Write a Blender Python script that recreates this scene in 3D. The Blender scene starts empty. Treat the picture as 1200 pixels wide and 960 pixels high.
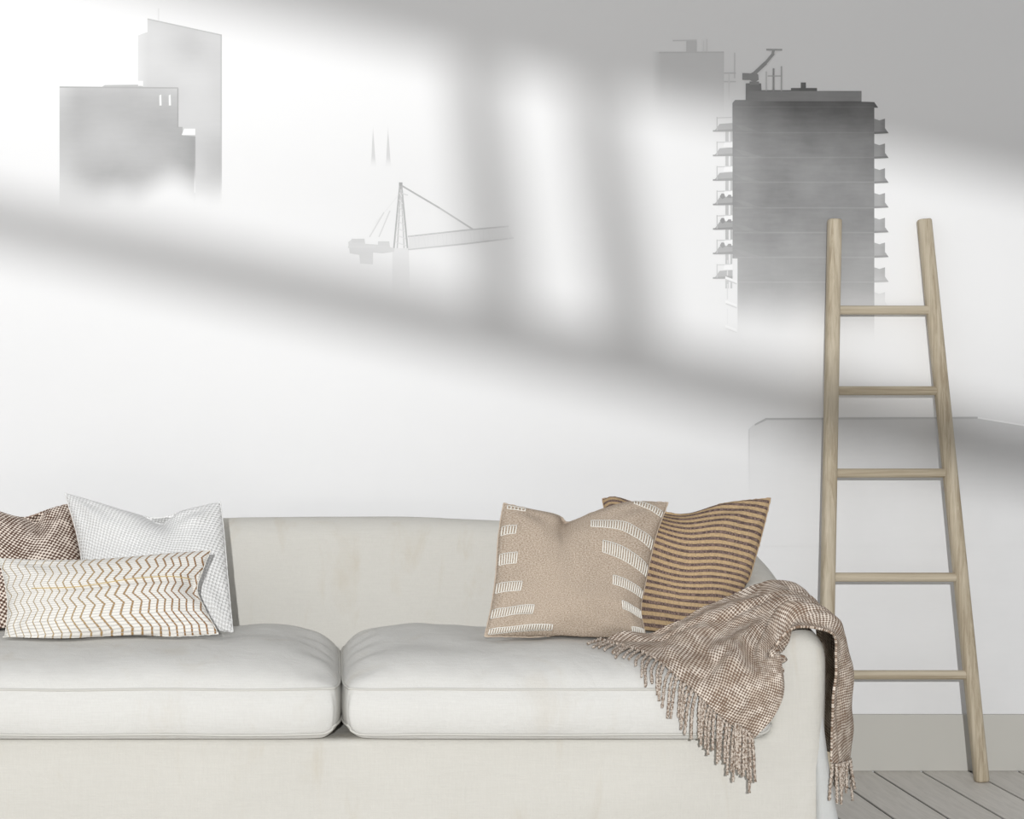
import bpy, bmesh, math, random
from mathutils import Vector, noise as mn
from mathutils.bvhtree import BVHTree
random.seed(7)
PI = math.pi
SC = bpy.context.scene
COL = SC.collection

# ------------------------------------------------------------------ camera
CAMY, EYE, F, PX, PY = -5.0, 1.047, 1900.0, 390.0, 505.0
cam = bpy.data.cameras.new('camera'); co = bpy.data.objects.new('camera', cam); COL.objects.link(co)
co.location = (0, CAMY, EYE); co.rotation_euler = (PI/2, 0, 0)
cam.sensor_width = 36; cam.lens = F/1200*36
cam.shift_x = (600-PX)/1200; cam.shift_y = (PY-480)/1200
SC.camera = co

# ------------------------------------------------------------------ light
w = bpy.data.worlds.new('world'); SC.world = w; w.use_nodes = True
bg = w.node_tree.nodes['Background']
bg.inputs[0].default_value = (.985, .995, 1.02, 1); bg.inputs[1].default_value = 0.375
LAMP = Vector((-0.32, -8.0, 1.90))           # added lamp behind the rear window, in place of a low sun
sl = bpy.data.lights.new('sun_stand_in', 'POINT'); so = bpy.data.objects.new('sun_stand_in', sl); COL.objects.link(so)
sl.energy = 1540; sl.shadow_soft_size = .046; sl.color = (.993, .997, 1); so.location = LAMP
al = bpy.data.lights.new('side_fill', 'AREA'); ao = bpy.data.objects.new('side_fill', al); COL.objects.link(ao)  # area light added at upper left to brighten that side
al.shape = 'RECTANGLE'; al.size = 3.0; al.size_y = 2.2; al.energy = 34
ao.location = (-3.9, -3.4, 3.4); ao.rotation_euler = (Vector((0.6, -1.2, 0.7))-Vector(ao.location)).to_track_quat('-Z', 'Y').to_euler()
SC.view_settings.view_transform = 'Standard'; SC.view_settings.look = 'None'
SC.view_settings.gamma = 1; SC.view_settings.use_curve_mapping = False
SC.view_settings.exposure = 0.0

# ------------------------------------------------------------------ helpers
def sc_at(y): return F/(y-CAMY)
def P(px, py, y):                            # a point at depth y seen at a pixel
    s = sc_at(y); return Vector(((px-PX)/s, y, EYE-(py-PY)/s))
def tag(o, label=None, cat=None, group=None, kind=None):
    if label: o['label'] = label
    if cat: o['category'] = cat
    if group: o['group'] = group
    if kind: o['kind'] = kind
    return o
def empty(name, loc=(0, 0, 0)):
    o = bpy.data.objects.new(name, None); COL.objects.link(o); o.location = loc; o.empty_display_size = .1; return o
def wloc(o):
    v = Vector(o.location)
    while o.parent: o = o.parent; v += Vector(o.location)
    return v
def obj(name, verts, faces, mat, parent=None, uv=None, smooth=True):
    """verts in world coordinates; made local to the parent"""
    off = wloc(parent) if parent else Vector((0, 0, 0))
    me = bpy.data.meshes.new(name)
    me.from_pydata([tuple(Vector(v)-off) for v in verts], [], faces)
    if uv:
        l = me.uv_layers.new(name='UVMap')
        for lp in me.loops: l.data[lp.index].uv = uv[lp.vertex_index]
    if smooth: me.polygons.foreach_set('use_smooth', [True]*len(me.polygons))
    me.materials.append(mat); me.update()
    o = bpy.data.objects.new(name, me); COL.objects.link(o)
    if parent: o.parent = parent
    return o
def fix_normals(o):
    bm = bmesh.new(); bm.from_mesh(o.data); bmesh.ops.recalc_face_normals(bm, faces=bm.faces); bm.to_mesh(o.data); bm.free()
class MB:
    def __init__(s): s.v = []; s.f = []
    def box(s, x0, x1, y0, y1, z0, z1):
        n = len(s.v); s.v += [(x, y, z) for x in (x0, x1) for y in (y0, y1) for z in (z0, z1)]
        s.f += [tuple(n+i for i in q) for q in ((0,1,3,2),(4,6,7,5),(0,4,5,1),(2,3,7,6),(0,2,6,4),(1,5,7,3))]; return s
    def prism(s, pts, y0, y1):               # pts in x,z
        n = len(s.v); k = len(pts)
        s.v += [(p[0], y0, p[1]) for p in pts]+[(p[0], y1, p[1]) for p in pts]
        s.f += [tuple(n+i for i in range(k)), tuple(n+k+i for i in reversed(range(k)))]
        s.f += [(n+i, n+k+i, n+k+(i+1) % k, n+(i+1) % k) for i in range(k)]; return s
    def tube(s, pts, r, seg=8, closed=False, sx=1.0, prof=None):
        pts = [Vector(p) for p in pts]; n0 = len(s.v); N = len(pts)
        up = None
        for i, p in enumerate(pts):
            a = pts[(i-1) % N] if (closed or i > 0) else p; b = pts[(i+1) % N] if (closed or i < N-1) else p
            t = (b-a).normalized()
            if up is None:
                up = Vector((0, 0, 1)) if abs(t.z) < .9 else Vector((0, 1, 0))
            up = (up-t*up.dot(t)).normalized(); sd = t.cross(up)
            rr = r(i/(N-1)) if callable(r) else r
            for k in range(seg):
                th = 2*PI*k/seg; q = rr*(prof(th, i/(N-1)) if prof else 1)
                s.v.append(tuple(p+sd*(math.cos(th)*q*sx)+up*(math.sin(th)*q)))
        M = N if closed else N-1
        for i in range(M):
            for k in range(seg):
                a = n0+i*seg+k; b = n0+i*seg+(k+1) % seg; c = n0+((i+1) % N)*seg+(k+1) % seg; d = n0+((i+1) % N)*seg+k
                s.f.append((a, b, c, d))
        if not closed:
            s.f.append(tuple(n0+k for k in reversed(range(seg)))); s.f.append(tuple(n0+(N-1)*seg+k for k in range(seg)))
        return s
    def build(s, name, mat, parent=None, smooth=False, bevel=0):
        o = obj(name, s.v, s.f, mat, parent, smooth=smooth)
        fix_normals(o)
        if bevel:
            m = o.modifiers.new('bevel', 'BEVEL'); m.width = bevel; m.segments = 2; m.limit_method = 'ANGLE'
        return o
def cr(pts, t):                              # catmull-rom through a list of tuples, t 0..1
    n = len(pts)-1; f = min(max(t, 0), 1)*n; i = min(int(f), n-1); f -= i
    p1, p2 = pts[i], pts[i+1]
    p0 = pts[i-1] if i > 0 else [2*a-b for a, b in zip(p1, p2)]
    p3 = pts[i+2] if i+2 <= n else [2*b-a for a, b in zip(p1, p2)]
    return [0.5*((2*b)+(-a+c)*f+(2*a-5*b+4*c-d)*f*f+(-a+3*b-3*c+d)*f**3) for a, b, c, d in zip(p0, p1, p2, p3)]
def sstep(a, b, x):
    t = min(max((x-a)/(b-a), 0), 1); return t*t*(3-2*t)
def nz(p, s=1.0): return mn.noise(Vector(p)*s)

# ------------------------------------------------------------------ materials
class NT:
    def __init__(s, name, rough=.9, spec=.15):
        s.m = bpy.data.materials.new(name); s.m.use_nodes = True; s.t = s.m.node_tree; s.n = s.t.nodes; s.l = s.t.links
        s.b = s.n['Principled BSDF']; s.b.inputs['Roughness'].default_value = rough
        s.b.inputs['Specular IOR Level'].default_value = spec
    def new(s, t, **k):
        x = s.n.new(t)
        for a, b in k.items(): setattr(x, a, b)
        return x
    def put(s, sock, v):
        if isinstance(v, (int, float)): sock.default_value = v
        elif isinstance(v, tuple): sock.default_value = v if len(v) == len(sock.default_value) else (*v, 1)
        else: s.l.new(v, sock)
    def math(s, op, a, b=0.0, c=None):
        x = s.new('ShaderNodeMath', operation=op); s.put(x.inputs[0], a); s.put(x.inputs[1], b)
        if c is not None: s.put(x.inputs[2], c)
        return x.outputs[0]
    def coord(s, kind='Object', scale=(1, 1, 1), rot=(0, 0, 0)):
        c = s.new('ShaderNodeTexCoord'); m = s.new('ShaderNodeMapping')
        s.l.new(c.outputs[kind], m.inputs[0]); m.inputs['Scale'].default_value = scale; m.inputs['Rotation'].default_value = rot
        return m.outputs[0]
    def noise(s, vec, scale, detail=3, rough=.5, dist=0):
        x = s.new('ShaderNodeTexNoise'); s.l.new(vec, x.inputs['Vector']); x.inputs['Scale'].default_value = scale
        x.inputs['Detail'].default_value = detail; x.inputs['Roughness'].default_value = rough; x.inputs['Distortion'].default_value = dist
        return x.outputs['Fac']
    def ramp(s, v, lo, hi, a=0.0, b=1.0):
        x = s.new('ShaderNodeMapRange'); x.interpolation_type = 'SMOOTHSTEP'; s.put(x.inputs[0], v)
        x.inputs[1].default_value = lo; x.inputs[2].default_value = hi; x.inputs[3].default_value = a; x.inputs[4].default_value = b
        return x.outputs[0]
    def mix(s, f, a, b, mode='MIX'):
        x = s.new('ShaderNodeMix', data_type='RGBA', blend_type=mode); s.put(x.inputs[0], f); s.put(x.inputs[6], a); s.put(x.inputs[7], b)
        return x.outputs[2]
    def sep(s, vec):
        x = s.new('ShaderNodeSeparateXYZ'); s.l.new(vec, x.inputs[0]); return x.outputs
    def col(s, c): s.put(s.b.inputs['Base Color'], c)
    def bump(s, h, st=.3, d=.002):
        x = s.new('ShaderNodeBump'); x.inputs['Strength'].default_value = st; x.inputs['Distance'].default_value = d
        s.put(x.inputs['Height'], h); s.l.new(x.outputs[0], s.b.inputs['Normal'])
def plain(name, c, rough=.8, amt=.05, scale=6):
    n = NT(name, rough); v = n.coord(); f = n.noise(v, scale, 4)
    n.col(n.mix(f, tuple(x*(1-amt) for x in c), tuple(min(1, x*(1+amt)) for x in c))); return n.m

def linen(name, c, stain=(.50, .44, .34), k=.26):
    n = NT(name, .95, .08); v = n.coord(); vs = n.coord(scale=(1, 1, .28))
    big = n.noise(v, 2.2, 3); st = n.noise(vs, 9, 5, .6, .6)
    c1 = n.mix(big, tuple(x*.955 for x in c), tuple(x*1.035 for x in c))
    c2 = n.mix(n.math('MULTIPLY', n.ramp(st, .54, .76), k*1.6), c1, stain)
    fx = n.noise(n.coord(scale=(1, 1, .05)), 420, 2); fz = n.noise(n.coord(scale=(.05, .05, 1)), 420, 2)
    th = n.math('ADD', fx, fz)
    n.col(n.mix(n.ramp(th, .75, 1.25, .0, .10), c2, (.42, .40, .36)))
    wr = n.noise(v, 14, 4, .55, .8)
    n.bump(n.math('ADD', n.math('MULTIPLY', th, .25), n.math('MULTIPLY', wr, 1.6)), .32, .006)
    return n.m
M = {}
M['linen'] = linen('pale_linen', (.605, .59, .545))
M['linen_seat'] = linen('pale_linen_seat', (.65, .643, .615), k=.14)
M['piping'] = plain('linen_piping', (.56, .55, .51), .95)
M['skirt'] = linen('linen_skirt', (.53, .54, .53), k=.05)

def knit(name, c1, c2, p, lo=-.25, hi=.25, rot=0.0, amp=.35, st=.7, alt=None):
    """woven knots: c1 raised knots, c2 gaps, p = pitch in metres"""
    n = NT(name, .95, .05); v = n.coord('UV', rot=(0, 0, rot))
    wv = n.noise(v, 30, 2)
    x, y, z = n.sep(v)
    a = n.math('SINE', n.math('ADD', n.math('MULTIPLY', x, 2*PI/p), n.math('MULTIPLY', wv, 3.0)))
    b = n.math('SINE', n.math('ADD', n.math('MULTIPLY', y, 2*PI/(p*.9)), n.math('MULTIPLY', wv, -3.0)))
    h = n.math('MULTIPLY', a, b); h = n.math('ADD', h, n.math('MULTIPLY', n.math('SUBTRACT', n.noise(v, .22/p, 2, .6), .5), amp*2.2))
    nn = n.noise(v, .5/p, 3, .7)
    h2 = n.math('ADD', h, n.math('MULTIPLY', n.math('SUBTRACT', nn, .5), amp*3))
    f = n.ramp(h2, lo, hi)
    hi_c = c1 if alt is None else n.mix(n.ramp(n.noise(v, 25, 2), .4, .6), c1, alt)
    n.col(n.mix(f, c2, hi_c)); n.bump(f, st, .003); return n.m
M['throw'] = knit('throw_knit', (.74, .65, .56), (.23, .155, .11), .0105, -.60, .30, .5, .60, 1.0, (.58, .485, .40))
M['tweed'] = knit('brown_tweed', (.80, .70, .61), (.12, .07, .05), .0120, -.30, .25, .3, .55, .8)
M['waffle'] = knit('white_waffle', (.86, .86, .85), (.70, .695, .68), .0125, -.7, .3, .45, .12, .8)
def m_beige():
    n = NT('beige_weave', .95, .05); v = n.coord('UV')
    f = n.noise(n.coord('UV', scale=(1, 2.2, 1)), 280, 2, .6); g = n.noise(v, 3, 2)
    n.col(n.mix(n.ramp(f, .35, .65), n.mix(g, (.30, .225, .165), (.36, .285, .215)), (.56, .475, .39))); n.bump(f, .5, .002); return n.m
M['beige'] = m_beige()
def m_stripe():
    n = NT('striped_weave', .95, .05); v = n.coord('UV'); x, y, z = n.sep(v)
    d = n.noise(n.coord('UV', scale=(1, .35, 1)), 300, 2, .6)
    wob = n.math('MULTIPLY', n.noise(v, 6, 2), .006)
    s = n.math('SINE', n.math('MULTIPLY', n.math('ADD', n.math('SUBTRACT', y, n.math('MULTIPLY', n.math('MULTIPLY', x, x), .32)), wob), 2*PI/.0172))
    f = n.ramp(n.math('ADD', s, n.math('MULTIPLY', n.math('SUBTRACT', d, .5), 1.6)), -.1, .35)
    n.col(n.mix(f, n.mix(n.ramp(d, .4, .6), (.50, .36, .21), (.42, .30, .175)), n.mix(n.ramp(d, .42, .6), (.10, .07, .065), (.24, .17, .14))))
    n.bump(n.math('ADD', f, n.math('MULTIPLY', d, .5)), .6, .003); return n.m
M['stripe'] = m_stripe()
def m_chev():
    n = NT('chevron_weave', .95, .05); v = n.coord('UV'); x, y, z = n.sep(v)
    tri = n.math('PINGPONG', y, .0255)
    ph = n.math('ADD', n.math('MULTIPLY', x, 1.0), n.math('MULTIPLY', tri, .55))
    ph = n.math('ADD', ph, n.math('MULTIPLY', n.noise(v, 60, 2), .003))
    fr = n.math('PINGPONG', ph, .0098)
    dash = n.noise(v, 240, 2, .6)
    wd = n.ramp(x, .04, .30, .0010, .0021)
    line = n.math('SUBTRACT', 1.0, n.ramp(n.math('ADD', n.math('SUBTRACT', fr, wd), n.math('MULTIPLY', n.math('SUBTRACT', dash, .5), .0024)), -.0008, .0010))
    br = n.math('PINGPONG', n.math('MULTIPLY', y, 1.0), .003)
    rib = n.ramp(n.math('ADD', br, n.math('MULTIPLY', dash, .002)), .001, .003)
    base = n.mix(rib, (.60, .58, .55), (.80, .78, .73))
    line = n.math('MULTIPLY', line, n.ramp(n.math('ADD', br, n.math('MULTIPLY', dash, .002)), .0006, .0020, .25, 1))
    n.col(n.mix(line, base, n.mix(n.ramp(x, .05, .5), (.47, .34, .17), (.30, .16, .065))))
    n.bump(n.math('ADD', n.math('MULTIPLY', rib, .6), line), .7, .002); return n.m
M['chevron'] = m_chev()
M['cream'] = plain('cream_thread', (.82, .80, .74), .9)
M['thread_tan'] = plain('tan_thread', (.62, .47, .22), .9)
M['whitepipe'] = plain('white_edging', (.78, .78, .765), .95)
M['beigepipe'] = plain('beige_edging', (.55, .46, .37), .95, .2, 90)
M['stripepipe'] = plain('ochre_edging', (.44, .32, .21), .95, .3, 120)
M['tweedpipe'] = plain('tweed_edging', (.4, .3, .24), .95, .5, 150)
def m_wood(axis):
    n = NT('ash_wood_'+axis, .6, .3)
    sc = (1, 1, .022) if axis == 'upright' else (.022, 1, 1)
    v = n.coord(scale=sc); g = n.noise(v, 130, 5, .65, .5); g2 = n.noise(n.coord(), 5, 3); k = n.noise(v, 34, 3, .5, .6)
    c = n.mix(n.ramp(g, .3, .7), (.31, .25, .17), (.53, .46, .345))
    c = n.mix(n.ramp(k, .42, .68, 0, .55), c, (.60, .535, .42))
    n.col(n.mix(n.ramp(g2, .35, .7, 0, .25), c, (.36, .30, .21))); n.bump(g, .25, .001); return n.m
M['wood_up'] = m_wood('upright'); M['wood_rung'] = m_wood('rung')
def m_floor():
    n = NT('greyed_plank', .55, .25); v = n.coord(scale=(1, .09, 1)); g = n.noise(v, 60, 5, .6, 1.0); b = n.noise(n.coord(), 2.5, 3)
    inf = n.new('ShaderNodeObjectInfo')
    c = n.mix(n.ramp(g, .3, .72), (.56, .535, .49), (.68, .65, .60)); c = n.mix(n.math('MULTIPLY', b, .3), c, (.65, .63, .59))
    n.col(n.mix(n.math('MULTIPLY', inf.outputs['Random'], .18), c, (.50, .475, .44))); n.bump(g, .15, .001); return n.m
M['floor'] = m_floor()
M['gap'] = plain('dark_joint', (.012, .011, .010), .9)
M['plank_edge'] = plain('pale_chamfer', (.60, .58, .54), .6)
M['base'] = plain('painted_baseboard', (.50, .488, .45), .6, .03, 3)
M['wall'] = plain('white_plaster', (.86, .86, .86), .9, .01)
M['frame'] = plain('white_frame', (.8, .8, .8), .6, .01)
def m_print():
    n = NT('mural_print', .9, .05); a = n.new('ShaderNodeAttribute'); a.attribute_name = 'ink'
    v = n.coord(); g = n.noise(v, 9, 4, .55); h = n.noise(n.coord(scale=(1, 1, 6)), 14, 3)
    k = n.math('MULTIPLY', a.outputs['Fac'], n.math('ADD', .84, n.math('ADD', n.math('MULTIPLY', g, .22), n.math('MULTIPLY', h, .10))))
    n.col(n.mix(k, (.90, .90, .90), (.02, .02, .02))); return n.m
M['print'] = m_print()

# ------------------------------------------------------------------ setting
# floor: a dark sub-floor with separate planks laid towards the mural
fl = MB().box(-4, 4, -8, 0, -.06, -.006).build('floor', M['gap']); tag(fl, kind='structure')
PW = 56.4/380
x0 = (1022-390)/380 - PW*36
pm = None
for i in range(52):
    xa = x0+i*PW
    if xa < -3.95 or xa+PW > 3.95: continue
    if pm is None:
        o = MB().box(.0042, PW-.0042, -8, -.001, -.0055, 0).build('plank', M['floor'], fl, bevel=.0016)
        o.modifiers[0].material = 1
        o.data.materials.append(M['plank_edge'])
        pm = o
    else:
        o = pm.copy(); COL.objects.link(o)
    o.parent = fl; o.location = (xa, 0, 0)
wb = MB().box(-4, 4, 0, .12, -.06, 3.2).build('wall_back', M['wall']); tag(wb, kind='structure')
bb = MB().box(-4, 4, -.016, 0, 0.0005, .1742).build('baseboard_back', M['base'], bevel=.002); tag(bb, kind='structure')
RY = -5.7
def R(px, py):
    q = P(px, py, 0).lerp(LAMP, RY/LAMP.y); return (q.x, q.z)
# rear wall behind the camera, with a raked window whose bars shade the mural
rw = MB()
rw.prism([R(-900, -255), R(1700, 330), R(1700, -900), R(-900, -900)], RY-.01, RY+.01)      # wall above the raked head
rw.prism([R(-900, -255), R(-900, 901), R(-460, 901), R(-460, -155)], RY-.01, RY+.01)
rw.prism([R(1500, 287), R(1500, 901), R(1700, 901), R(1700, 330)], RY-.01, RY+.01)
rwo = rw.build('wall_rear', M['wall']); tag(rwo, kind='structure')
win = empty('window_1', (R(500, 500)[0], RY, 0)); tag(win, kind='structure')
MB().prism([R(-460, 129), R(1500, 563), R(1500, 637), R(-460, 182)], RY-.01, RY+.01).build('transom', M['frame'], win)
MB().prism([R(528, 40), R(576, 50), R(622, 400), R(568, 390)], RY-.008, RY+.008).build('mullion', M['frame'], win)
MB().prism([R(669, 80), R(714, 90), R(782, 440), R(720, 425)], RY-.008, RY+.008).build('mullion', M['frame'], win)

# ------------------------------------------------------------------ printed mural
mural = empty('wall_mural', (P(600, 480, 0).x, -.002, .1745))
tag(mural, 'large black and white wall mural of foggy city towers and cranes', 'mural')
PCOUNT = 0
def printed(name, poly, ink, parent, layer=1, cell=12, label=None):
    """flat print: polygon in mural pixels, ink(px,py) 0..1"""
    global PCOUNT
    PCOUNT += 1; y = -.0030-.0003*layer-PCOUNT*6e-6
    bm = bmesh.new(); vs = [bm.verts.new((p[0], 0, -p[1])) for p in poly]; bm.faces.new(vs); bm.normal_update()
    bmesh.ops.triangulate(bm, faces=bm.faces[:])
    xs = [p[0] for p in poly]; ys = [p[1] for p in poly]
    for ax, lo, hi in ((0, min(xs), max(xs)), (2, -max(ys), -min(ys))):
        n = int((hi-lo)/cell)
        for k in range(1, n+1):
            c = [0, 0, 0]; c[ax] = lo+k*(hi-lo)/(n+1); nn = [0, 0, 0]; nn[ax] = 1
            bmesh.ops.bisect_plane(bm, geom=bm.verts[:]+bm.edges[:]+bm.faces[:], plane_co=c, plane_no=nn)
    bm.verts.ensure_lookup_table()
    V = [(v.co.x, -v.co.z) for v in bm.verts]; Fs = [[v.index for v in f.verts] for f in bm.faces]
    bm.verts.index_update(); Fs = [[v.index for v in f.verts] for f in bm.faces]
    bm.free()
    W = []
    for a, b in V:
        q = P(a, b, 0); W.append((q.x, y, q.z))
    o = obj(name, W, Fs, M['print'], parent, smooth=False)
    at = o.data.attributes.new('ink', 'FLOAT', 'POINT')
    at.data.foreach_set('value', [min(1, max(0, ink(a, b))) for a, b in V])
    bm = bmesh.new(); bm.from_mesh(o.data)
    for f in bm.faces:
        if f.normal.y > 0: f.normal_flip()
    bm.to_mesh(o.data); bm.free()
    if label: o['label'] = label
    return o
def fog(px, py):                              # soft greys of the printed fog, plus painted falloff at lower right
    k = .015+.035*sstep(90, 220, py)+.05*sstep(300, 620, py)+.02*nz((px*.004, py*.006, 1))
    k += .11*sstep(600, 1150, px)*sstep(330, 600, py)  # light falling off to the right, put into the ink
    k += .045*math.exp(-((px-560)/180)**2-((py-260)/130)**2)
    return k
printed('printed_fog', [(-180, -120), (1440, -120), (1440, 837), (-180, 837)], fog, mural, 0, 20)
def mx(base, k): return lambda a, b: fog(a, b)+(base-fog(a, b))*k(a, b)
def line(a, b, w):
    a = Vector(a); b = Vector(b); d = (b-a).normalized(); n = Vector((-d.y, d.x))*w/2
    return [tuple(a+n), tuple(b+n), tuple(b-n), tuple(a-n)]
def rect(x0, y0, x1, y1): return [(x0, y0), (x1, y0), (x1, y1), (x0, y1)]
# rear tall tower
tB = printed('printed_tower', [(162, 42), (168, 39.5), (173, 38), (173, 22), (260, 41), (260, 246), (162, 246)],
    mx(.36, lambda a, b: (.78+.30*sstep(120, 200, b)*sstep(200, 255, a)-.25*sstep(175, 162, a)+.35*nz((a*.02, b*.02, 3)))*(1-sstep(205, 243, b+6*nz((a*.05, b*.05, 8))))), mural, 1, 6,
    'pale slanted-top tower in the printed fog')
printed('printed_antenna', line((186, 10), (186, 24), 1.6), mx(.10, lambda a, b: 1), tB, 2, 6)
printed('printed_roof_edge', line((173, 22.6), (260, 41.6), 1.4), mx(.39, lambda a, b: 1), tB, 2, 12)
printed('printed_wall_edge', line((259.3, 41), (259.3, 236), 1.4), mx(.40, lambda a, b: 1-sstep(200, 236, b)), tB, 2, 12)
def inkA(a, b):
    hump = 246-20*math.exp(-((a-202)/26)**2)+3*nz((a*.04, 0, 5))
    return (.92+.35*nz((a*.016, b*.016, 2))-.20*sstep(95, 70, a)-.12*sstep(115, 100, b)+.13*sstep(214, 229, a))*(1-sstep(hump-46, hump+4, b))
tA = printed('printed_office_block', [(70, 102), (120, 102), (123, 100), (162, 99.5), (168, 102), (209, 103.5), (209, 149), (214, 149), (214, 159), (229, 160), (229, 246), (70, 246)],
    mx(.50, inkA), mural, 2, 5, 'darker flat-topped block at the left of the print')
for x in (188, 199): printed('printed_window', [(x-1.2, 112), (x+1.2, 111), (x+1.6, 124), (x-1, 124)], lambda a, b: .03, tA, 3, 20)
printed('printed_terrace', [(216, 151), (229, 151), (229, 158.5), (213, 158.5)], lambda a, b: .0, tA, 3, 20)
printed('printed_ledge', rect(162, 95, 168, 101), lambda a, b: .03, tA, 3, 20)
printed('printed_roof_edge', line((70, 102.4), (209, 103.4), 1.5), mx(.54, lambda a, b: .9), tA, 3, 20)
printed('printed_wall_edge', line((228.4, 160), (228.4, 226), 1.5), mx(.56, lambda a, b: 1-sstep(190, 226, b)), tA, 3, 12)
printed('printed_wall_edge', line((208.5, 104), (208.5, 150), 1.5), mx(.55, lambda a, b: 1), tA, 3, 12)
# spires
for x in (437, 454.5):
    printed('printed_spire', [(x, 146), (x+.6, 150), (x+1.2, 165), (x+2.8, 186), (x+4, 196), (x-3, 196), (x-1.8, 186), (x-.8, 165)],
        mx(.26, lambda a, b: sstep(144, 166, b)*(1-sstep(182, 196, b))), mural, 1, 5)
# tower crane in the fog
cr1 = printed('printed_tower_crane', [(460, 291), (479, 291), (481, 365), (459, 365)], mx(.17, lambda a, b: 1-sstep(300, 352, b)), mural, 1, 6, 'tower crane in the middle of the print')
for a, b, wd, k in [((469.5, 214), (469.5, 222), 3.4, .42), ((468.5, 218), (461.5, 291), 1.6, .36), ((470.5, 218), (477.5, 291), 1.6, .36), ((469.5, 222), (465.5, 291), 1.2, .28),
                    ((470, 222), (473.5, 291), 1.2, .28), ((471, 218), (515, 244), 1.6, .36), ((515, 244), (554, 269), 1.6, .30), ((466, 230), (440, 262), 1.0, .10), ((450, 249), (433, 278), 1.2, .18),
                    ((457, 247), (444, 278), 1.2, .18), ((471, 227), (478, 229), 1, .2), ((478, 277.5), (545, 270), 1.5, .28), ((545, 270), (596, 265.5), 1.5, .27), ((478, 292.5), (545, 286), 1.5, .26), ((545, 286), (602, 279), 1.5, .25)]:
    printed('printed_crane_strut', line(a, b, wd*1.2), mx(k*1.3, lambda a, b: 1-.7*sstep(575, 602, a)), cr1, 2, 30)
for i in range(8):
    y = 226+i*8.2; h = .6+(y-218)*.095
    printed('printed_crane_strut', line((469.5-h, y), (469.5+h, y+5), 1), mx(.22, lambda a, b: 1), cr1, 2, 30)
for i in range(22):
    x = 480+i*5.4; y = 277.5-(x-478)*.1
    printed('printed_crane_strut', line((x, y), (x+(2.5 if i % 2 else 0), y+14.3), .9), mx(.20, lambda a, b: 1-.8*sstep(560, 600, a)), cr1, 2, 30)
printed('printed_jib_panel', [(479, 279), (545, 271), (596, 267), (600, 278), (545, 285), (479, 292)], mx(.18, lambda a, b: 1-.7*sstep(560, 600, a)), cr1, 1.5, 10)
printed('printed_counter_jib', [(408, 284), (413, 280), (427, 280), (428, 286), (444, 287), (443, 283), (456, 283), (457, 290), (462, 291), (462, 295), (448, 297), (437, 296), (437, 310), (422, 309), (421, 299), (410, 297)],
    mx(.26, lambda a, b: 1-.35*sstep(296, 310, b)), cr1, 2, 5)
for rr, k in ((rect(412, 280, 427, 284.5), .30), (rect(443, 283, 456, 288), .28), (rect(408, 288, 440, 291), .24)):
    printed('printed_machine_deck', rr, mx(k, lambda a, b: 1), cr1, 3, 20)
# far hazy building, top right
tC = printed('printed_far_building', rect(764, 61, 848, 150), mx(.20, lambda a, b: (1-sstep(72, 146, b))*sstep(762, 776, a)), mural, 1, 6, 'hazy building behind the high-rise in the print')
printed('printed_roof_room', rect(804, 48, 816, 61), mx(.26, lambda a, b: 1), tC, 2, 20)
for a, b, k in (((788, 48), (816, 47.5), .20), ((772, 62), (848, 61.5), .26), ((828, 46), (828, 61), .12), ((860.5, 62), (860.5, 92), .20), ((848, 86), (862, 86), .24), ((848, 96), (862, 96), .20), ((824, 48), (824, 61), .08), ((854, 86), (854, 118), .12)):
    printed('printed_roof_rail', line(a, b, 1.6), mx(k, lambda a, b: 1-sstep(95, 120, b)), tC, 2, 20)
# the balconied high-rise
def inkD(a, b):
    k = 1+.16*sstep(165, 115, b)*sstep(880, 930, a)-.10*sstep(900, 862, a)+.05*nz((a*.03, b*.03, 4))
    return k*(1-.22*sstep(230, 335, b))*(1-sstep(325, 400, b+8*nz((a*.02, 3, 3))))
tD = printed('printed_high_rise', [(858, 121), (861, 117.5), (873.5, 117.5), (873.5, 98), (891.5, 98), (892, 106), (926.5, 106), (926.5, 103.5), (938, 103.5), (938, 97), (944, 97), (944, 103.5),
    (957, 103.5), (957, 107), (1009, 107), (1009, 119.5), (1024, 120), (1028.5, 126.5), (1024, 126.5), (1024, 400), (864, 400), (864, 303), (858, 303)], mx(.71, inkD), mural, 2, 7,
    'dark high-rise with stacked balconies in the print')
printed('printed_roof_band', rect(873.5, 107, 1009, 119), mx(.66, lambda a, b: 1), tD, 3, 20)
for i, y in enumerate((125, 155, 184, 213, 243, 272, 301, 330)):
    printed('printed_floor_line', rect(860 if y < 303 else 865, y, 1024, y+1.6), mx(.695-.005*i, lambda a, b: inkD(a, b)*.98), tD, 3, 20)
    if 0 < i < 7:
        printed('printed_slab_glint', [(860, y-9), (872, y-7), (884, y-2), (898, y+1.2), (884, y+1.2), (870, y-2)], mx(.685, lambda a, b: inkD(a, b)), tD, 3.3, 20)
for i in range(8):
    y = 139.5+i*29.0
    printed('printed_balcony', [(1024, y), (1030, y+2), (1036.5, y), (1036.5, y+11), (1040.8, y+17), (1024, y+17.6)], mx(.68-.03*i, lambda a, b: (1-.9*sstep(310, 362, b))*(.92+.1*sstep(0, 1, a-1030))), tD, 3, 6)
    printed('printed_balcony_slab', [(1024, y+15.4), (1039.4, y+15), (1040.8, y+17), (1024, y+17.8)], mx(.76-.03*i, lambda a, b: 1-.9*sstep(310, 362, b)), tD, 4, 30)
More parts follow.
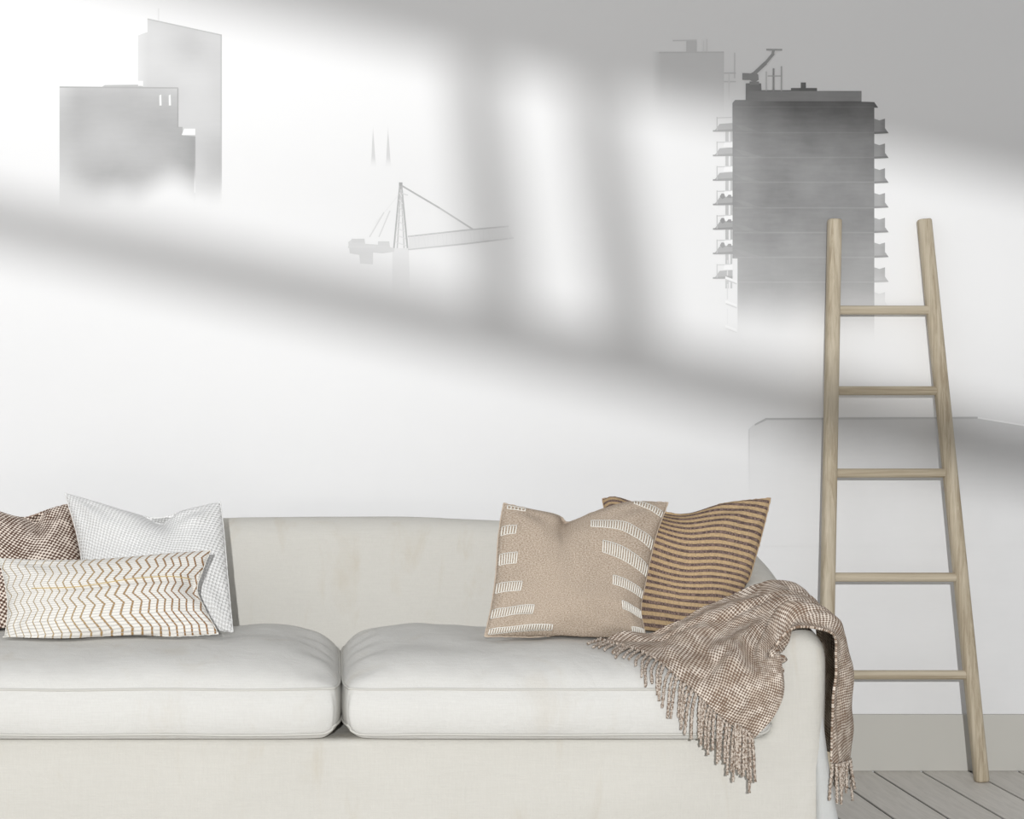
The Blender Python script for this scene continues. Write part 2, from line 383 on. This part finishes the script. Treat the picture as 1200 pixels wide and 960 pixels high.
for i in range(7):
    y = 153.5+i*28.7; k = .40+.035*i if i < 5 else .52-.06*(i-4)
    printed('printed_balcony', [(838.5, y-2), (843, y-8), (858, y-9), (858, y), (836, y+1)], mx(k, lambda a, b: 1), tD, 3, 6)
    printed('printed_balcony_slab', [(835, y-.5), (858, y-2), (858, y+1), (835, y+1.2)], mx(k+.1, lambda a, b: 1), tD, 4, 30)
    printed('printed_balcony_post', line((839.8, y-16), (839.8, y), 1.1), mx(k*.75, lambda a, b: 1), tD, 4, 30)
    printed('printed_balcony_rail', line((839.8, y-15), (857, y-15.5), 1.0), mx(k*.6, lambda a, b: 1), tD, 4, 30)
    if i: printed('printed_balcony_screen', [(848.5, y-15), (858, y-15.5), (858, y-9), (847, y-9)], lambda a, b: .0, tD, 5, 30)
    if 2 < i < 6:
        printed('printed_balcony_clutter', [(843, y-9), (845, y-12.5), (848, y-12.5), (849.5, y-8), (846, y-6)], mx(k+.12, lambda a, b: 1), tD, 5, 30)
        printed('printed_balcony_clutter', [(851, y-8), (853, y-11), (856, y-11), (857, y-7)], mx(k+.1, lambda a, b: 1), tD, 6, 30)
    printed('printed_pillar', line((851.5, y+1), (851.5, y+12.5), 3.6), mx(k*.8, lambda a, b: 1), tD, 3, 30)
    printed('printed_pillar', line((856.6, y+1), (856.6, y+12.5), 2.0), mx(k*.8, lambda a, b: 1), tD, 3, 30)
for y in (327, 355, 384):
    f = 1-sstep(320, 400, y)*.6
    printed('printed_bracket', [(849.5, y-3), (863, y+2), (863, y+5), (849.5, y)], lambda a, b: 0.0, tD, 4, 30)
    printed('printed_bracket_shade', line((852, y-22), (852, y-4), 1.4), mx(.20*f, lambda a, b: 1), tD, 4, 30)
    printed('printed_bracket_shade', line((850, y+1), (863, y+6), 1.2), mx(.26*f, lambda a, b: 1), tD, 4, 30)
# crane and aerials on the roof
rc = [(line((878, 98), (889, 98), 4), .62), ([(869.5, 86), (879, 86.5), (884, 84), (888, 88), (888.5, 94), (884, 97), (878, 94), (869.5, 94)], .62), (line((883, 87), (897, 74), 4.2), .60), (line((896, 75), (906, 63), 3.4), .58),
      (line((905, 64), (906, 59), 3), .56), (line((897.5, 58.6), (916, 58.8), 2), .50), (line((906, 80.5), (906, 107), 2), .58), (line((897.5, 84), (897.5, 107), 1), .36), (line((915.2, 78), (915.2, 107), 1.6), .42), (line((899, 89.5), (915, 89.5), 1.1), .40)]
for poly, k in rc: printed('printed_roof_crane', poly, mx(k, lambda a, b: 1), tD, 3, 30)
# low wide roof at the right
tE = printed('printed_low_building', [(877, 503), (882, 498), (897, 491), (1145, 489.5), (1172, 494), (1215, 501), (1290, 520), (1290, 640), (877, 640)],
    mx(.34, lambda a, b: (1-sstep(500, 620, b))*(.45+.55*sstep(880, 960, a))), mural, 1, 8, 'low flat roof fading into fog at the right of the print')
printed('printed_roof_edge', [(884, 497), (897, 490), (1145, 488.6), (1145, 491), (898, 492.4), (884, 499)], mx(.44, lambda a, b: 1), tE, 2, 30)
printed('printed_roof_edge', [(1145, 488.6), (1172, 493), (1215, 500), (1215, 502), (1172, 495), (1145, 490.6)], mx(.06, lambda a, b: 1), tE, 2, 30)
printed('printed_wall_edge', line((877.5, 503), (877.5, 590), 1.2), mx(.28, lambda a, b: 1-sstep(520, 590, b)), tE, 2, 12)
printed('printed_roof_slope', [(877, 503), (897, 491), (905, 505), (877, 514)], mx(.24, lambda a, b: 1), tE, 1.6, 10)

# ------------------------------------------------------------------ sofa
XC = .021; SF = -1.13
sofa = empty('sofa', (XC, -.68, 0))
tag(sofa, 'off-white linen slipcovered two-cushion sofa with rounded back and low sloping arms', 'sofa')
def topz(x, y):                              # height of the shell along its path
    if y < -.5: return cr([(.566,), (.600,), (.650,), (.700,), (.732,)], (y+1.13)/.63)[0]
    a = abs(x)
    return cr([(.797,), (.795,), (.788,), (.775,), (.760,), (.742,)], min(1, a/1.1))[0]
path = []
for i in range(5): path.append((1.097, -1.13+.006*[0, 1, 2.4, 5, 9][i], [.030, .017, .009, .003, 0][i]))
for i in range(1, 14): path.append((1.097, -1.076+(.526)*i/13, 0))
for i in range(1, 9):
    a = PI/2*i/8; path.append((.847+.25*math.cos(a), -.55+.27*math.sin(a), 0))
for i in range(1, 13): path.append((.847*(1-i/12), -.28+.03*math.sin(PI/2*i/12), 0))
full = path+[(-x, y, d) for x, y, d in reversed(path[:-1])]
verts = []; faces = []; NP = 26
for i, (x, y, ins) in enumerate(full):
    a = Vector(full[max(i-1, 0)][:2]); b = Vector(full[min(i+1, len(full)-1)][:2]); t = (b-a).normalized()
    nrm = Vector((-t.y, t.x))                # towards the seat
    H = topz(x, y)-ins; back = sstep(-.72, -.34, y); wd = (.1375+.025*back)/2-ins
    lean = .05+.24*back
    ring = []
    for k in range(12):                      # rounded top, from inner to outer
        th = PI*k/11; ring.append((wd*math.cos(th), H-wd*1.0+wd*1.0*math.sin(th)))
    for k in range(1, 8): ring.append((-wd-.012*math.sin(PI*k/8)*0, (H-wd)+(.035-(H-wd))*k/7))
    for k in range(7):
        z = .035+(H-wd-.035)*k/7; ring.append((wd+lean*max(0, min(H-wd-z, .34))*.9, z))
    for n_, z in ring: verts.append((XC+x+nrm.x*n_, y+nrm.y*n_, z))
for i in range(len(full)-1):
    for k in range(NP):
        a = i*NP+k; b = i*NP+(k+1) % NP; faces.append((a, b, b+NP, a+NP))
faces.append(tuple(range(NP))); faces.append(tuple((len(full)-1)*NP+k for k in reversed(range(NP))))
mb = MB(); mb.v = verts; mb.f = faces
mb.box(XC-1.05, XC+1.05, SF, -.34, .035, .312)
body = mb.build('upholstered_frame', M['linen'], sofa, smooth=True)
def bake(o, mods):
    for t, kw in mods:
        m = o.modifiers.new(t, t)
        for a, b in kw.items(): setattr(m, a, b)
    dg = bpy.context.evaluated_depsgraph_get(); me = bpy.data.meshes.new_from_object(o.evaluated_get(dg))
    o.modifiers.clear(); o.data = me; me.polygons.foreach_set('use_smooth', [True]*len(me.polygons))
bpy.context.view_layer.update()
bake(body, [('REMESH', dict(mode='VOXEL', voxel_size=.011)), ('SMOOTH', dict(factor=.6, iterations=7))])
off = wloc(sofa)
bn = [v.normal.copy() for v in body.data.vertices]; newco = []
for v, nv in zip(body.data.vertices, bn):    # soft waves of the loose cover
    p = v.co+off
    k = .0055*nz((p.x*1.6, p.y*1.6, p.z*3.2))+.0022*nz((p.x*5, p.y*5+4, p.z*2.2))
    if p.z < .3 and p.y < -1.0: k += .004*nz((p.x*2.3+p.z*2, 1, p.z*9-p.x*1.5))
    newco += list(v.co+nv*k)
body.data.vertices.foreach_set('co', newco); body.data.update()

CU = {}
def cushion(name, x0, x1, y0, y1, seed):
    zb, zs, zc = .316, .436, .082            # underside, upper seam, crown above the seam
    cx, cy = (x0+x1)/2, (y0+y1)/2; hx, hy = (x1-x0)/2, (y1-y0)/2
    def surf(a, b, side):                    # a,b in -1..1 ; side: 1 top, -1 bottom
        r = 7.0
        x, y = a*(1-.030*abs(b)**8), b*(1-.055*abs(a)**12)
        e = (1-abs(a)**7)**.75*(1-abs(b)**4.5)**.62
        X = cx+x*hx; Y = cy+y*hy
        w1 = nz((X*3.5+seed, Y*3.5, seed)); w2 = nz((X*11+seed, Y*7, 2+seed))
        gth = math.sin(b*17+2.5*nz((seed, b*2, 1)))*math.exp(-((abs(a)-.90)/.07)**2)*.0045+math.sin(a*43+4*nz((seed, a*4, 3)))*math.exp(-((b+.93)/.06)**2)*.0016
        if side > 0: z = zs+zc*e+e*(.014*w1+.007*w2)+min(1, e*3)*gth
        else: z = zb-.004*e+.020*max(0, (abs(a)-.93)/.07)**2
        return Vector((X, Y, z))
    N, Mq = 96, 56; V = []; Fc = []; UV = []
    idx = {}
    for s in (1, -1):
        for i in range(N+1):
            for j in range(Mq+1):
                a = 2*i/N-1; b = 2*j/Mq-1
                a = math.sin(a*PI/2)*.55+a*.45; b = math.sin(b*PI/2)*.55+b*.45
                idx[(s, i, j)] = len(V); V.append(surf(a, b, s))
        for i in range(N):
            for j in range(Mq):
                q = (idx[(s, i, j)], idx[(s, i+1, j)], idx[(s, i+1, j+1)], idx[(s, i, j+1)])
                Fc.append(q if s > 0 else q[::-1])
    per = [(i, 0) for i in range(N)]+[(N, j) for j in range(Mq)]+[(i, Mq) for i in range(N, 0, -1)]+[(0, j) for j in range(Mq, 0, -1)]
    K = 9; rings = [[idx[(1, *p)] for p in per]]
    def edge(p, t):
        top = V[idx[(1, *p)]]; bot = V[idx[(-1, *p)]]; q = top.lerp(bot, t)
        d = Vector((q.x-cx, q.y-cy)); c = Vector(((q.x-cx)/hx, (q.y-cy)/hy))
        n_ = Vector((c.x**5, c.y**5)); n_ = n_.normalized() if n_.length > 1e-6 else Vector((0, -1))
        bul = .019*math.sin(PI*t)**.7 * (1+.5*nz((q.x*4+seed, q.y*4, 1)))
        if abs(c.x) > .96: bul *= .35
        q = q+Vector((n_.x*bul, n_.y*bul, .004*nz((q.x*4, q.y*4, seed))))
        return q
    for k in range(1, K):
        r_ = []
        for p in per: r_.append(len(V)); V.append(edge(p, k/K))
        rings.append(r_)
    rings.append([idx[(-1, *p)] for p in per])
    for k in range(K):
        for m_ in range(len(per)):
            n2 = (m_+1) % len(per); Fc.append((rings[k][m_], rings[k+1][m_], rings[k+1][n2], rings[k][n2]))
    o = obj(name, V, Fc, M['linen_seat'], sofa); fix_normals(o)
    m = o.modifiers.new('smooth', 'SMOOTH'); m.factor = .5; m.iterations = 3
    for t in (0.0, .90):
        pts = [edge(p, t)+Vector((0, 0, 0)) for p in per]
        pts = [Vector((p.x+(p.x-cx)/hx*.001, p.y+(p.y-cy)/hy*.002, p.z-(.002 if t == 0 else 0))) for p in pts]
        MB().tube(pts, .0032, 6, closed=True).build('piping', M['piping'], o, smooth=True)
    # gathers at the corner are relief in the mesh
    return o
cushR = cushion('seat_cushion', XC+.004, XC+1.034, -1.158, -.36, 3.1)
cushL = cushion('seat_cushion', XC-1.034, XC-.004, -1.158, -.36, 8.7)
# slipcover corner that flares out at the foot of the arm, on both sides
for sg in (1, -1):
    V = []; Fc = []; NU, NV = 60, 24
    for i in range(-3, NU+1):
        for j in range(NV+1):
            u, t = max(i, 0)/NU, j/NV
            y = -1.12+.86*u; z = .36-.335*t
            fl_ = (t**1.25)*(.030+.012*math.sin(u*26)+.018*math.exp(-(u/.06)**2))
            X = 1.150+fl_+.004*nz((u*5, t*3, sg))
            yy = y-.016*t*math.exp(-(u/.08)**2)
            if i < 0: k = -i/3; X = X*(1-k)+1.135*k; yy = yy*(1-k)-1.118*k-.010*t*math.sin(PI*k)-.012*t*k
            V.append((XC+sg*X, yy, z))
    for i in range(NU+3):
        for j in range(NV):
            a = i*(NV+1)+j; Fc.append((a, a+1, a+NV+2, a+NV+1))
    o = obj('skirt', V, Fc, M['skirt'], sofa); m = o.modifiers.new('solid', 'SOLIDIFY'); m.thickness = .003; m.offset = -1 if sg < 0 else 1
    if sg > 0: SKIRT = o

# ------------------------------------------------------------------ collision helper
bpy.context.view_layer.update()
def bvh(objs):
    V = []; Fc = []; dg = bpy.context.evaluated_depsgraph_get()
    for o in objs:
        me = o.evaluated_get(dg).to_mesh(); n = len(V); of = wloc(o)
        V += [v.co+of for v in me.vertices]; Fc += [[n+i for i in p.vertices] for p in me.polygons]
    return BVHTree.FromPolygons(V, Fc)
RAY = Vector((.13, -.29, .95)).normalized()
def odd(tr, p):
    k = 0; o = Vector(p)
    while k < 12:
        q, n, ix, d = tr.ray_cast(o, RAY)
        if q is None: break
        k += 1; o = q+RAY*1e-5
    return k % 2 == 1
def clear(pts, trees, gap):
    out = []
    for p in pts:
        p = Vector(p)
        for _ in range(4):
            hit = False
            for tr in trees:
                q, n, ix, d = tr.find_nearest(p, .13)
                if q is None: continue
                inside = (p-q).dot(n) < 0 and odd(tr, p)
                if inside: p = q+((q-p).normalized() if d > 1e-5 else n)*gap; hit = True
                elif d < gap-1e-4: p = q+((p-q).normalized() if d > 1e-5 else n)*gap; hit = True
            if not hit: break
        out.append(p)
    return out
TREES = [bvh([body]), bvh([cushR]), bvh([cushL])]

# ------------------------------------------------------------------ throw pillows
def pillow(name, label, mat, pipe, top, right, bottom, left, y0, z0, lean, yaw, T, dips=(), group=None, x0=None, wr=1.0, pexp=.5, er=.0021):
    """edges as pixel outlines laid on a leaning plane through (x0,y0,z0): y = y0 + lean*(z-z0) + yaw*(x-x0)"""
    def unp(px, py):
        rx, rz = (px-PX)/F, -(py-PY)/F
        # point = (rx*d, CAMY+d, EYE+rz*d)
        d = (y0-CAMY+lean*(EYE-z0)-yaw*x0)/(1-lean*rz-yaw*rx)
        return Vector((rx*d, CAMY+d, EYE+rz*d))
    nrm = Vector((yaw, -1, lean)).normalized()
    if x0 is None: x0 = 0
    N = 88
    def coons(u, v):
        Tp, Bp, Lp, Rp = cr(top, u), cr(bottom, u), cr(left, v), cr(right, v)
        c = []
        for k in (0, 1):
            c.append((1-v)*Tp[k]+v*Bp[k]+(1-u)*Lp[k]+u*Rp[k]-((1-u)*(1-v)*top[0][k]+u*(1-v)*top[-1][k]+(1-u)*v*bottom[0][k]+u*v*bottom[-1][k]))
        return c
    W = (unp(*coons(1, .5))-unp(*coons(0, .5))).length; H = (unp(*coons(.5, 0))-unp(*coons(.5, 1))).length
    def pt(u, v, s):
        a, b = 2*u-1, 2*v-1
        base = unp(*coons(u, v))
        e = max(0, (1-abs(a)**2.4))*max(0, (1-abs(b)**2.4)); th = T*e**pexp
        for du, dv, ru, rv, am in dips: th -= am*math.exp(-((u-du)/ru)**2-((v-dv)/rv)**2)*min(1, e*12)
        # wrinkles running in from the corners
        for cu, cv in ((0, 0), (1, 0), (0, 1), (1, 1)):
            d = math.hypot(u-cu, v-cv); ang = math.atan2(abs(v-cv), abs(u-cu)+1e-6)
            th += wr*.004*math.sin(ang*9+3*nz((cu*3+d*2, cv*5, T*40)))*math.exp(-((d-.22)/.13)**2)*min(1, e*5)
        th += wr*min(1, e*3)*(.010*nz((u*3+y0*9, v*3, T*50))+.0025*nz((u*9, v*9+y0*7, 3)))
        return base+nrm*(max(th, 0) if s > 0 else -max(th, 0)*.75)
    V = []; UV = []; Fc = []; ix = {}
    for s in (1, -1):
        for i in range(N+1):
            for j in range(N+1):
                bd = i in (0, N) or j in (0, N)
                if s < 0 and bd: ix[(s, i, j)] = ix[(1, i, j)]; continue
                u = .5-.5*math.cos(PI*i/N); v = .5-.5*math.cos(PI*j/N)
                u = .6*u+.4*i/N; v = .6*v+.4*j/N
                ix[(s, i, j)] = len(V); V.append(pt(u, v, s)); UV.append((u*W, v*H))
        for i in range(N):
            for j in range(N):
                q = [ix[(s, i, j)], ix[(s, i, j+1)], ix[(s, i+1, j+1)], ix[(s, i+1, j)]]
                Fc.append(q if s > 0 else q[::-1])
    V = clear(V, TREES, .008)
    bot = min(V, key=lambda p: p.z); c = sum(V, Vector())/len(V)
    root = empty(name, (c.x, c.y, bot.z)); tag(root, label, 'pillow', group)
    o = obj('cover', V, Fc, mat, root, uv=UV); fix_normals(o)
    per = [(i, 0) for i in range(N)]+[(N, j) for j in range(N)]+[(i, N) for i in range(N, 0, -1)]+[(0, j) for j in range(N, 0, -1)]
    pts = [V[ix[(1, i, j)]] for i, j in per]
    q = [p+Vector((.0012*nz(p*160), .0012*nz(p*170+Vector((3, 3, 3))), .0016*nz(p*150+Vector((7, 1, 2))))) for p in pts]
    TREES.append(BVHTree.FromPolygons(V, Fc))
    MB().tube(q, er, 6, closed=True).build('edging', pipe, root, smooth=True)
    return root, o, pt, W, H
pillow('throw_pillow', 'brown and cream tweed pillow at the far left, behind the white one', M['tweed'], M['tweedpipe'],
    [(-62, 588), (-35, 590), (-5, 599), (26, 607), (55, 598), (79, 591)], [(79, 591), (92, 640), (100, 690), (112, 747)],
    [(-55, 758), (-20, 756), (40, 754), (112, 747)], [(-62, 588), (-50, 640), (-50, 700), (-55, 758)], -.66, .5, .50, 0.05, .085,
    dips=((.70, .0, .07, .16, .05), (.74, .16, .14, .12, .012)), x0=-.8)
pillow('throw_pillow', 'white waffle-weave pillow with a dented top edge behind the chevron pillow', M['waffle'], M['whitepipe'],
    [(76, 578), (112, 589), (150, 601), (184, 607), (216, 599), (258, 588)], [(258, 588), (263, 630), (267, 680), (273, 741)],
    [(112, 747), (160, 748), (220, 745), (273, 741)], [(76, 578), (90, 625), (100, 680), (112, 747)], -.72, .5, .50, -.04, .082,
    dips=((.62, .0, .10, .16, .05), (.70, .18, .10, .16, .012)), x0=-.45)
pr, po, ppt, pW, pH = pillow('lumbar_pillow', 'long low cream pillow with rust zigzag lines and a centre slit', M['chevron'], M['cream'],
    [(-1, 655), (60, 657), (120, 656), (190, 650), (247, 645)], [(247, 645), (238, 667), (231, 690), (238, 710), (256, 743)],
    [(4, 758), (80, 755), (180, 748), (256, 743)], [(-1, 655), (7, 690), (9, 720), (4, 758)], -.90, .5, .42, -.03, .062,
    er=.0013, dips=((.55, .42, .5, .035, .006), (.98, .5, .07, .2, .02), (.45, 1.0, .08, .1, .02), (.75, 1.0, .06, .1, .015)), x0=-.5, wr=.8)
MB().tube([ppt(.16+.80*t, .40+.015*math.sin(t*7)-.02*t, 1)+Vector((0, -.0015, 0)) for t in [i/60 for i in range(61)]], .0011, 6).build('slit_edge', M['thread_tan'], pr, smooth=True)
pillow('throw_pillow', 'ochre and dark brown striped pillow leaning against the right arm', M['stripe'], M['stripepipe'],
    [(706, 585), (722, 583), (752, 592), (800, 603), (850, 590), (903, 584)], [(903, 584), (893, 625), (882, 665), (872, 700), (866, 742)],
    [(720, 745), (770, 748), (820, 747), (866, 742)], [(706, 585), (714, 630), (714, 690), (720, 745)], -.82, .5, .44, -.25, .078,
    dips=((.45, .0, .2, .12, .02),), x0=.95)
b4, b4o, bpt, bW, bH = pillow('throw_pillow', 'beige woven pillow with cream ladder-stitch bars, front of the right pair', M['beige'], M['beigepipe'],
    [(590, 590), (630, 599), (655, 605), (667, 612), (695, 601), (735, 589), (783, 589)], [(783, 589), (768, 630), (757, 680), (751, 715), (757, 747)],
    [(568, 746), (630, 747), (700, 750), (757, 747)], [(590, 590), (584, 630), (581, 675), (575, 715), (568, 746)], -.91, .5, .46, .04, .082,
    dips=((.42, .0, .08, .20, .028), (.36, .14, .10, .10, .010)), x0=.55)
def stitches(u0, u1, v0, v1, hv, n):
    mb = MB()
    for k in range(n):
        t = k/(n-1); u = u0+(u1-u0)*t; v = v0+(v1-v0)*t
        a = [bpt(u, v+hv*(q-.5), 1)+Vector((0, -.0022-.0016*math.sin(PI*q), 0)) for q in (0, .25, .5, .75, 1)]
        mb.tube(a, .0017, 5)
    for sgn in (-.5, .5):
        mb.tube([bpt(u0+(u1-u0)*t, v0+(v1-v0)*t+hv*sgn, 1)+Vector((0, -.0015, 0)) for t in [i/16 for i in range(17)]], .0010, 4)
    mb.build('ladder_stitch', M['cream'], b4, smooth=True)
for a in ((.01, .075, .22, .208, .065, 6), (.01, .095, .41, .40, .07, 8), (.01, .145, .605, .60, .07, 11), (.01, .26, .805, .79, .075, 18), (.02, .40, .965, .94, .045, 26),
          (.645, .985, .135, .31, .062, 26), (.72, .985, .33, .46, .070, 20), (.79, .985, .55, .635, .070, 15), (.85, .985, .76, .81, .07, 11), (.90, .985, .95, .96, .05, 7),
          (.02, .10, .03, .035, .03, 6), (.86, .99, .02, .10, .045, 12)):
    stitches(*a)

# ------------------------------------------------------------------ throw blanket
G = [
 [(703, 757, -.97), (757, 778, -1.07), (806, 808, -1.176), (843, 838, -1.19), (882, 866, -1.195)],
 [(728, 751, -.96), (778, 766, -1.04), (826, 790, -1.15), (868, 818, -1.20), (903, 842, -1.20)],
 [(762, 743, -.94), (805, 752, -1.00), (848, 768, -1.12), (890, 795, -1.20), (916, 815, -1.205)],
 [(803, 723, -.93), (833, 736, -.99), (865, 752, -1.06), (896, 772, -1.17), (918, 788, -1.195)],
 [(853, 702, -.90), (876, 713, -.95), (895, 730, -1.02), (908, 748, -1.12), (912, 766, -1.17)],
 [(902, 691, -.82), (913, 700, -.90), (923, 711, -1.02), (932, 722, -1.10), (934, 741, -1.155)],
 [(934, 699, -.80), (946, 706, -.90), (957, 716, -1.02), (965, 727, -1.09), (966, 741, -1.150)],
 [(950, 722, -.82), (963, 727, -.92), (975, 738, -1.01), (982, 748, -1.07), (976, 752, -1.145)],
 [(958, 780, -.84), (974, 786, -.93), (988, 790, -1.01), (991, 792, -1.09), (975, 790, -1.145)],
 [(960, 835, -.85), (977, 842, -.94), (993, 845, -1.02), (985, 846, -1.12), (970, 842, -1.150)],
 [(964, 880, -.88), (978, 886, -.95), (990, 888, -1.03), (980, 892, -1.12), (969, 894, -1.150)],
]
def gsurf(u, v):
    rows = [cr(r_, u) for r_ in G]
    return cr(rows, v)
NU, NV = 150, 300
grid = [[None]*(NV+1) for _ in range(NU+1)]
for i in range(NU+1):
    for j in range(NV+1):
        q = gsurf(i/NU, j/NV); grid[i][j] = P(q[0], q[1], q[2])
arcv = [0]
for j in range(1, NV+1): arcv.append(arcv[-1]+(grid[NU//2][j]-grid[NU//2][j-1]).length)
LU = .46
def fold(u, v):
    a = sstep(0, .10, v)*.7+.3
    tail = sstep(.62, .72, v)
    f = .011*math.sin(u*17+3.2*math.sin(v*6.5)+v*5)*(1-.6*tail)
    f += .009*abs(math.sin(u*9.5+v*7+1.1))**.6-.004
    f += .010*nz((u*3.2, v*11, 2))+.004*nz((u*9, v*22, 5))
    for cu, cv, ru, rv, am, sl_ in ((.30, .42, .045, .13, -.020, .5), (.62, .30, .05, .14, -.026, -.45), (.82, .38, .05, .07, -.028, .9), (.50, .16, .04, .10, -.014, .2), (.16, .2, .035, .12, -.014, .2), (.2, .56, .04, .09, -.012, 0)):
        d = (u-cu)-sl_*(v-cv); f += am*math.exp(-(d/ru)**2-((v-cv)/rv)**2)
    return f*a*(1-.35*tail)*(1-.5*sstep(.88, 1, u))
pts = []
for i in range(NU+1):
    for j in range(NV+1):
        p = grid[i][j]; a = grid[min(i+1, NU)][j]-grid[max(i-1, 0)][j]; b = grid[i][min(j+1, NV)]-grid[i][max(j-1, 0)]
        n = a.cross(b)
        n = n.normalized() if n.length > 1e-9 else Vector((0, -1, 0))
        if n.y*0+n.dot(Vector((.25, -.75, .6))) < 0: n = -n
        pts.append(p+n*(fold(i/NU, j/NV)+.012))
TREES.append(bvh([SKIRT]))
pts = clear(pts, TREES, .017)
thr = empty('throw_blanket', (1.0, -1.0, min(p.z for p in pts)))
tag(thr, 'loosely woven taupe fringed throw draped over the right sofa arm', 'blanket')
UV = [((i/NU)*LU, arcv[j]) for i in range(NU+1) for j in range(NV+1)]
Fc = [(i*(NV+1)+j, i*(NV+1)+j+1, (i+1)*(NV+1)+j+1, (i+1)*(NV+1)+j) for i in range(NU) for j in range(NV)]
cl = obj('woven_cloth', pts, Fc, M['throw'], thr, uv=UV)
ms = cl.modifiers.new('smooth', 'SMOOTH'); ms.factor = .5; ms.iterations = 3
md = cl.modifiers.new('solid', 'SOLIDIFY'); md.thickness = .006; md.offset = 1
def m_tassel():
    n = NT('tassel_yarn', .95, .05); v = n.coord(); f = n.noise(v, 260, 2, .6)
    n.col(n.mix(n.ramp(f, .38, .6), (.21, .15, .11), (.60, .53, .46))); n.bump(f, .6, .002); return n.m
M['tassel'] = m_tassel()
def tassel(start, d, L, sag=.3, seed=0):
    pts_ = []; n = 16; p = Vector(start); dirv = Vector(d).normalized(); st = L/n
    for k in range(n+1):
        pts_.append(p.copy()); dirv = (dirv+Vector((.10*nz((seed, k*.3, 0)), .02*nz((seed, k*.3, 5)), -sag*.12))).normalized(); p = p+dirv*st
    pts_ = clear(pts_, TREES, .0125)
    ph = seed*1.7
    return MB().tube(pts_, lambda t: .0039*(1-.2*t), 8, prof=lambda th, t: 1+.40*math.cos(2*(th-t*L*230-ph))).build('tassel', M['tassel'], thr, smooth=True)
NT_ = 40
for k in range(NT_):
    u = (k+.5+random.uniform(-.25, .25))/NT_
    s = pts[int(u*NU)*(NV+1)]
    d = Vector((-.75+.70*u, -.75*(1-u)+.0, -.12-1.15*u**.7))+Vector((random.uniform(-.15, .15), random.uniform(-.05, .05), 0))
    tassel(s, d, .075+.035*u+random.uniform(-.012, .018), .5+1.2*u, k+1)
for k in range(7):                           # second row gathered at the hanging corner
    tassel(pts[int((.86+.02*k)*NU)*(NV+1)]+Vector((.0, -.008, .012)), (random.uniform(-.12, .12), -.02, -1), .105+random.uniform(-.02, .015), .6, 80+k)
for k in range(14):                          # fringe of the outer tail
    s = pts[int((.10+.88*k/13)*NU)*(NV+1)+NV]
    tassel(s, (.015+random.uniform(-.12, .12), 0, -1), .085+random.uniform(-.03, .02), .3, 120+k)

# ------------------------------------------------------------------ ladder
lad = empty('ladder', (1.70, -.16, 0))
tag(lad, 'pale ash wood decorative ladder leaning on the wall beside the sofa', 'ladder')
def LP(px, py):                              # the ladder's own leaning plane
    rx, rz = (px-PX)/F, -(py-PY)/F; z0, yb, yt, zt = 0, -.165, -.028, 1.70
    k = (yt-yb)/zt; d = (yb-CAMY+k*EYE)/(1-k*rz); return Vector((rx*d, CAMY+d, EYE+rz*d))
def rail(a, b, r):
    A, B = LP(*a), LP(*b); n = 40; P_ = []
    for i in range(n+1): P_.append(A.lerp(B, i/n))
    ax = (B-A).normalized()
    P_ = [A+ax*(.0), ]+P_[1:-1]+[B]
    def pr(th, t):                            # flattened front: a rounded rectangle
        c, s_ = abs(math.cos(th)), abs(math.sin(th)); return 1/((c**3.2+s_**3.2)**(1/3.2))
    rr = lambda t: r*(.90 if t < .002 or t > .998 else 1.0)
    P_ = [P_[0], P_[0]+ax*.004]+P_[1:-1]+[P_[-1]-ax*.006, P_[-1]]
    return MB().tube(P_, rr, 20, prof=pr).build('rail', M['wood_up'], lad, smooth=True)
rail((978, 257.5), (966, 912), .0205); rail((1083, 257.5), (1150.5, 916), .0205)
for y in (363.5, 458, 554.5, 676.5, 791):
    xa = 978+(966-978)*(y-257.5)/654; xb = 1083+67.5*(y-257.5)/658
    A, B = LP(xa, y), LP(xb, y); n = 24
    MB().tube([A.lerp(B, i/n) for i in range(n+1)], .0138, 16, prof=lambda th, t: 1/((abs(math.cos(th))**2.6+abs(math.sin(th))**2.6)**(1/2.6))).build('rung', M['wood_rung'], lad, smooth=True)
